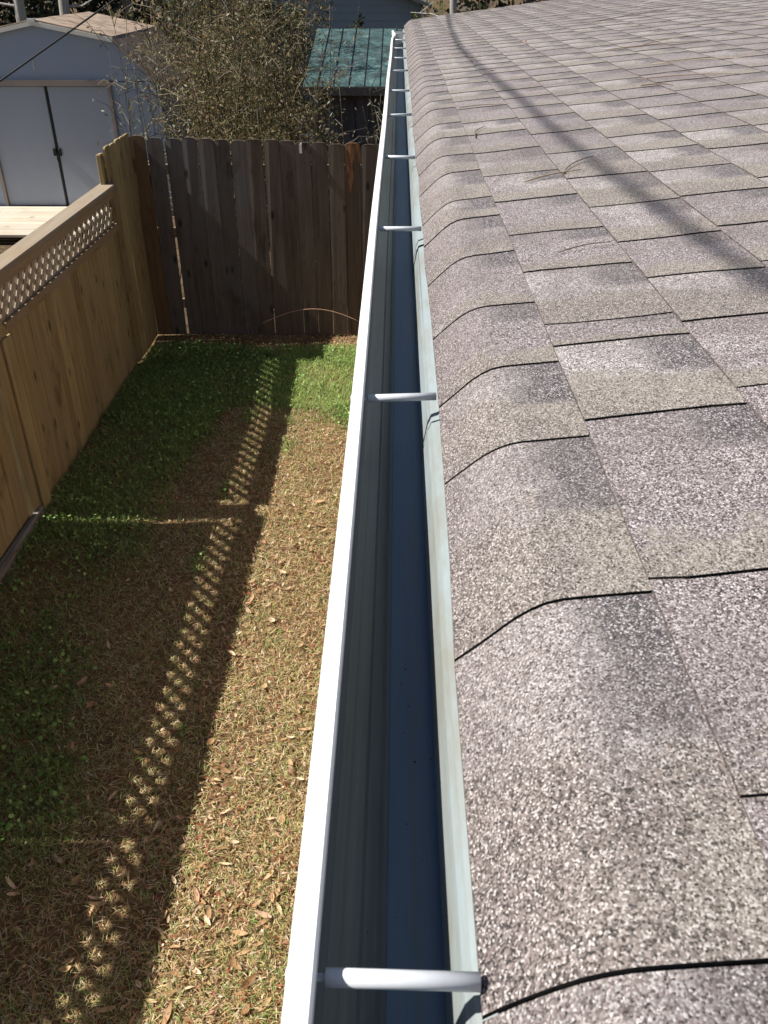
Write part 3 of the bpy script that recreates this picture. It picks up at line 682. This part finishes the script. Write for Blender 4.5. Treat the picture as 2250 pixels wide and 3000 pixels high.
# ---- fallen leaves: small ones as litter, the large ones one by one
def leafshape(L, Wd, curl, twist):
    V = []; F = []
    for i, t in enumerate(np.linspace(0, 1, 6)):
        w_ = Wd*math.sin(math.pi*min(1, t*.92+.06))**.8*.5; a = (t-.5)*curl; x_ = (t-.5)*L; zc = curl*L*.5*((t-.5)**2)*1.6; r_ = twist*(t-.5)
        for k in (-1, 0, 1): V.append((x_, k*w_*math.cos(r_), zc+abs(k)*w_*.35+k*w_*math.sin(r_)))
    for i in range(5):
        for k in range(2): a = i*3+k; F.append((a, a+1, a+4, a+3))
    return V, F
leafmeshes = []
for L, Wd, cu, tw in ((.052, .017, .8, .3), (.060, .016, .4, .8), (.045, .019, 1.2, -.5), (.066, .020, .6, 0), (.040, .024, 1.0, .4), (.056, .013, -.5, .6), (.075, .030, .9, .2)):
    V, F = leafshape(L, Wd, cu, tw); m_, _ = mesh('fallen_leaf', V, F, MAT['fallen'], True); leafmeshes.append(m_)
cnt = 0
while cnt < 260:
    y = 1.35+3.6*random.random()**1.6; x = random.uniform(-1.75, -.30) if random.random() < .5 else random.uniform(-.9, -.30)
    if x < -.3-.45*(y+1): continue
    mi_ = random.choice([0, 0, 1, 1, 2, 3, 4, 5, 5, 6 if random.random() < .4 else 1])
    o = place('fallen_leaf', leafmeshes[mi_], None, (x, y, float(lawn_z(x, y))+.016+random.random()*.008), (random.uniform(-.5, .5), random.uniform(-.4, .4), random.uniform(0, 6.28))); o.scale = (random.uniform(.55, 1.25),)*3
    tag(o, 'curled dry tan leaf lying on the lawn between the fence and the house', 'leaf', 'fallen leaves on the lawn'); cnt += 1
n = 14000; y = 1.2+6.7*rng.random(n)**1.3; x = np.where(rng.random(n) < .5, rng.uniform(-2.3, -.2, n), rng.uniform(-.95, -.2, n))
x = np.concatenate([x, rng.uniform(-2.3, .1, 1500)]); y = np.concatenate([y, rng.uniform(7.62, 7.97, 1500)]); n = len(x)
P = np.stack([x, y, lawn_z(x, y)+.010+rng.random(n)*.014], 1); N = rdir(n, 1.6); D = perp(N); U = np.cross(N, D)
me = fastmesh('leaf_litter', quads(P, D, U, rng.uniform(.012, .04, n), rng.uniform(.005, .013, n)), 4, MAT['leaf'], palette(n, [(.40, .24, .12), (.52, .36, .20), (.28, .15, .075), (.60, .47, .31), (.36, .13, .07)], .15))
tag(place('leaf_litter', me), 'brown leaf crumbs and litter scattered through the grass', 'litter', kind='stuff')

# ---- shrubs of the thicket behind the fence
CAN = [(.18, .155, .055), (.26, .205, .085), (.11, .12, .04), (.07, .085, .03), (.33, .25, .13), (.19, .115, .055), (.14, .085, .045)]
def shrub(name, x, y, h, spread, nst, nleaf, cols, label, group, stemmat, lsz=(.035, .075), lw=.24, r0=.012, zb=.3):
    root = empty(name, (x, y, 0), label, 'shrub', group)
    tips = []; tw = MB()
    for k in range(nst):
        a = random.uniform(0, 6.28); rr = random.random()**.6*spread; b0 = Vector((x+math.cos(a)*rr*.55, y+math.sin(a)*rr*.55, -.02))
        hh = h*random.uniform(.55, 1.1); top = Vector((x+math.cos(a)*rr*1.5+random.uniform(-.15, .15), y+math.sin(a)*rr*1.3, hh))
        bow = Vector((random.uniform(-.12, .12), random.uniform(-.12, .12), 0)); pts = []
        for t in np.linspace(0, 1, 9): pts.append(b0.lerp(top, t)+bow*math.sin(t*3.1)*1.3)
        r_ = r0*random.uniform(.5, 1.2)
        MB().tube(pts, [r_*(1-.75*t) for t in np.linspace(0, 1, 9)], 5).done('stem', stemmat, root, True)
        for q in range(11):
            t = random.uniform(.3, 1); i = min(7, int(t*8)); p0 = pts[i].lerp(pts[i+1], t*8-i)
            d = Vector((random.uniform(-1, 1), random.uniform(-1, 1), random.uniform(.0, 1.1))).normalized()*random.uniform(.2, .55)
            p1 = p0+d*.6+Vector((0, 0, .03)); p2 = p0+d-Vector((0, 0, .04)); tw.tube([p0, p1, p2], [.004, .003, .0015], 3, cap=False); tips.append((p0, p2))
    o = tw.done('twigs', stemmat, root); o['kind'] = 'stuff'
    A = np.array([p[0] for p in tips]); B = np.array([p[1] for p in tips]); k = rng.integers(0, len(tips), nleaf); t = rng.random(nleaf)[:, None]**.7
    P = A[k]*(1-t)+B[k]*t+rng.normal(size=(nleaf, 3))*.06; P[:, 2] = np.maximum(P[:, 2], .05)
    D = rdir(nleaf, zb); U = perp(D); L = rng.uniform(*lsz, nleaf)
    me = fastmesh('foliage', quads(P, D, U, L, L*lw), 4, MAT['leaf'], palette(nleaf, cols, .25))
    f_ = place('foliage', me, root); f_['kind'] = 'stuff'; return root
thick = [(-2.10, 10.3, 3.3, .40), (-1.75, 9.9, 3.4, .45), (-1.35, 10.9, 3.5, .45), (-2.25, 11.4, 3.6, .45), (-1.7, 11.6, 3.9, .55), (-1.15, 9.65, 2.3, .35), (-1.55, 9.2, 2.3, .35)]
for i, (x, y, h, s) in enumerate(thick):
    shrub('cane_shrub', x, y, h, s, 22, 5200, CAN, 'tall olive and straw coloured cane shrub in the thicket behind the picket fence', 'cane shrubs in the thicket behind the fence', MAT['cane'], (.025, .06), .26, .011)
DK = [(.035, .05, .02), (.05, .06, .025), (.075, .07, .03), (.10, .075, .045), (.02, .03, .015)]
for i, (x, y, h, s) in enumerate([(-2.75, 14.9, 3.0, .4), (-2.3, 15.6, 3.4, .7), (-1.45, 13.6, 3.6, .6), (-3.3, 16.6, 3.4, .7)]):
    shrub('evergreen_shrub', x, y, h, s, 12, 9000, DK, 'dark leaved evergreen shrub filling the gap behind the thicket', 'dark shrubs behind the thicket', MAT['bark'], (.05, .10), .45, .016)
for (x, y, h, s, lab) in [(-2.50, 9.15, 3.1, .22, 'thin bare dark shrub with sparse leaves in front of the barn shed corner'), (-.75, 9.3, 2.25, .35, 'bare twiggy shrub with a few pale leaves against the dark board wall'), (-.35, 9.5, 2.4, .4, 'sparse grey twiggy shrub under the eave of the green roofed shed')]:
    shrub('bare_shrub', x, y, h, s, 7, 300, [(.30, .30, .24), (.16, .17, .10)], lab, None, MAT['cane'], (.03, .06), .35, .009)

# ---- trees of the wood behind
def tree(name, x, y, h, rad, nleaf, cols, label, group, bark, crown0=.25, lean=0, bare=False, r0=.11, lsz=(.14, .28)):
    root = empty(name, (x, y, 0), label, 'tree', group)
    pts = [Vector((x+lean*t*h*.12+.10*math.sin(t*5+x), y+.08*math.sin(t*4+y), -.05+t*h)) for t in np.linspace(0, 1, 10)]
    MB().tube(pts, [r0*(1-.8*t)+.01 for t in np.linspace(0, 1, 10)], 9).done('trunk', bark, root, True)
    br = MB(); ends = []
    for k in range(26 if bare else 20):
        t = random.uniform(.12 if bare else crown0, .97); i = min(8, int(t*9)); p0 = pts[i].lerp(pts[i+1], t*9-i)
        a = random.uniform(0, 6.28); l_ = rad*random.uniform(.5, 1.1)*(1.1-.6*t); d = Vector((math.cos(a), math.sin(a), random.uniform(.1, .8)))
        p1 = p0+d*l_*.5+Vector((0, 0, random.uniform(-.1, .1))); p2 = p0+d*l_; br.tube([p0, p1, p2], [r0*.28*(1-.5*t), r0*.16, .006], 4, cap=False); ends.append((p0, p2))
        for q in range(3):
            s0 = p1.lerp(p2, random.random()); s1 = s0+Vector((random.uniform(-1, 1), random.uniform(-1, 1), random.uniform(-.3, .9)))*l_*.35; br.tube([s0, s1], [.008, .003], 3, cap=False); ends.append((s0, s1))
    o = br.done('limbs', bark, root); o['kind'] = 'stuff'
    if nleaf:
        A = np.array([p[0] for p in ends]); B = np.array([p[1] for p in ends]); k = rng.integers(0, len(ends), nleaf); t = rng.random(nleaf)[:, None]**.6
        P = A[k]*(1-t)+B[k]*t+rng.normal(size=(nleaf, 3))*rad*.13; P[:, 2] = np.maximum(P[:, 2], .1)
        D = rdir(nleaf, -.1); U = perp(D); L = rng.uniform(*lsz, nleaf)
        me = fastmesh('crown', quads(P, D, U, L, L*.5), 4, MAT['leaf'], palette(nleaf, cols, .25))
        f_ = place('crown', me, root); f_['kind'] = 'stuff'
    return root
EV = [(.016, .022, .011), (.025, .032, .015), (.04, .042, .02), (.05, .04, .026)]  # near-black leaves: the deep shade of the wood is in the colour
for i, (x, y) in enumerate([(-13, 24), (-10.5, 22), (-8.3, 24.5), (-6.2, 22.3), (-4.2, 24), (-2.4, 25.5), (3.0, 22.5), (5.2, 24.5), (7.6, 22.5), (10, 25), (-11.5, 26.5), (-7, 27)]):
    tree('evergreen_tree', x, y, random.uniform(6.5, 8.5), 2.3, 7000, EV, 'dense evergreen tree with shade-darkened leaf colour in the wood beyond the sheds', 'dark trees of the wood beyond the sheds', MAT['bark'], .02, r0=.14)
for (x, y, ln, lab) in [(-7.3, 19, -.3, 'pale slender bare tree trunk behind the left end of the barn shed roof'), (-6.72, 19.3, .2, 'pale bare tree trunk behind the barn shed roof, close to its slimmer neighbour')]:
    tree('bare_tree', x, y, 8, 1.1, 0, EV, lab, None, MAT['palebark'], lean=ln, bare=True, r0=.12)
tree('bare_tree', .88, 17.2, 8, 1.2, 0, EV, 'pale bare tree trunk beside the blue grey neighbour house', None, MAT['palebark'], bare=True, r0=.07)
shrub('bright_shrub', .72, 18.2, 3.2, .3, 8, 2600, [(.22, .26, .06), (.15, .2, .05)], 'bright yellow green shrub beside the neighbour house corner', None, MAT['cane'], (.05, .1), .4)

# ================================================================== bits lying on the roof
def twig(x0, y0, x1, y1, r, lab, bow=.006, mat='twig', name='twig'):
    pts = []; o_ = Vector((-(y1-y0), x1-x0, 0)); o_ = o_.normalized() if o_.length else o_
    for t in np.linspace(0, 1, 7):
        x = x0+(x1-x0)*t+o_.x*bow*math.sin(t*3.1); y = y0+(y1-y0)*t+o_.y*bow*math.sin(t*3.1+.4)
        pts.append((x, y, zr(x)+.0078+r+.002*math.sin(t*3)))
    return tag(MB().tube(pts, [r, r*1.1, r, r*.9, r*.9, r*.7, r*.5], 5).done(name, MAT[mat], None, True), lab, 'twig')
twig(.196, 1.055, .262, 1.075, .0008, 'thin straw pine needle lying across the second shingle course near the gutter', .003)
twig(.205, 1.46, .30, 1.50, .0013, 'dark forked twig lying up the slope on the second and third shingle courses')
twig(.27, 1.485, .34, 1.60, .0011, 'slim dark twig branching off beside the forked twig on the shingles', .012)
twig(.16, 1.93, .19, 2.06, .0011, 'short curled dark twig near the bent shingle edge', .01)
twig(.155, 2.40, .26, 2.36, .0010, 'thin reddish stem lying on the second shingle course', .004)
twig(.62, 2.48, .83, 2.35, .0014, 'long dry grey twig on the upper shingle courses', .02)
twig(.72, 2.75, .95, 2.62, .0012, 'crooked grey twig beside the longest twig on the upper shingles', .03)
twig(.70, 3.3, .98, 3.2, .0016, 'dark twig in a loose heap high on the roof', .02)
twig(.80, 3.28, 1.05, 3.42, .0014, 'brown twig crossing another in the loose heap high on the roof', .02)
twig(.60, 2.36, .66, 2.30, .0016, 'short pale bent stick on the fifth shingle course', .012)
twig(.9, 4.6, 1.3, 4.75, .0018, 'long thin twig far up the roof near the rake edge', .03)
twig(.45, 6.9, .75, 7.1, .0022, 'pale twig lying on the rake edge at the far end of the roof', .04)
for (x, y, lab) in [(.84, 2.03, 'pale dead leaf caught on an upper shingle course'), (.30, 3.1, 'small brown leaf on the third shingle course'), (.52, 4.0, 'crumpled leaf bit high on the roof in the cable shadow')]:
    o = place('fallen_leaf', leafmeshes[4], None, (x, y, zr(x)+.012), (.2, -.1, x*9)); o.scale = (.6, .6, .6); tag(o, lab, 'leaf')

# ================================================================== grit washed into the gutter
gv = MB()
for k in range(150):
    y = -.2+6.4*random.random()**1.5; x = random.uniform(-.006, .022) if random.random() < .8 else random.uniform(-.017, -.011); q = random.uniform(.0004, .0012)
    z = zd(.4151+.0014*(x+.0052)/.036) if x > -.007 else zd(.4070-.0075*(-.0108-x)/.0064)
    a = random.uniform(0, 3); gv.add([(x+q*math.cos(a), y+q*math.sin(a), z), (x-q*math.sin(a), y+q*math.cos(a), z), (x-q*math.cos(a), y-q*math.sin(a), z), (x+q*.5*math.sin(a), y-q*.6*math.cos(a), z), (x, y, z+q*.8)], [(0, 1, 4), (1, 2, 4), (2, 3, 4), (3, 0, 4)])
tag(gv.done('gutter_grit', MAT['asphalt']), 'fine dark grit washed onto the bottom of the gutter', 'grit', kind='stuff')
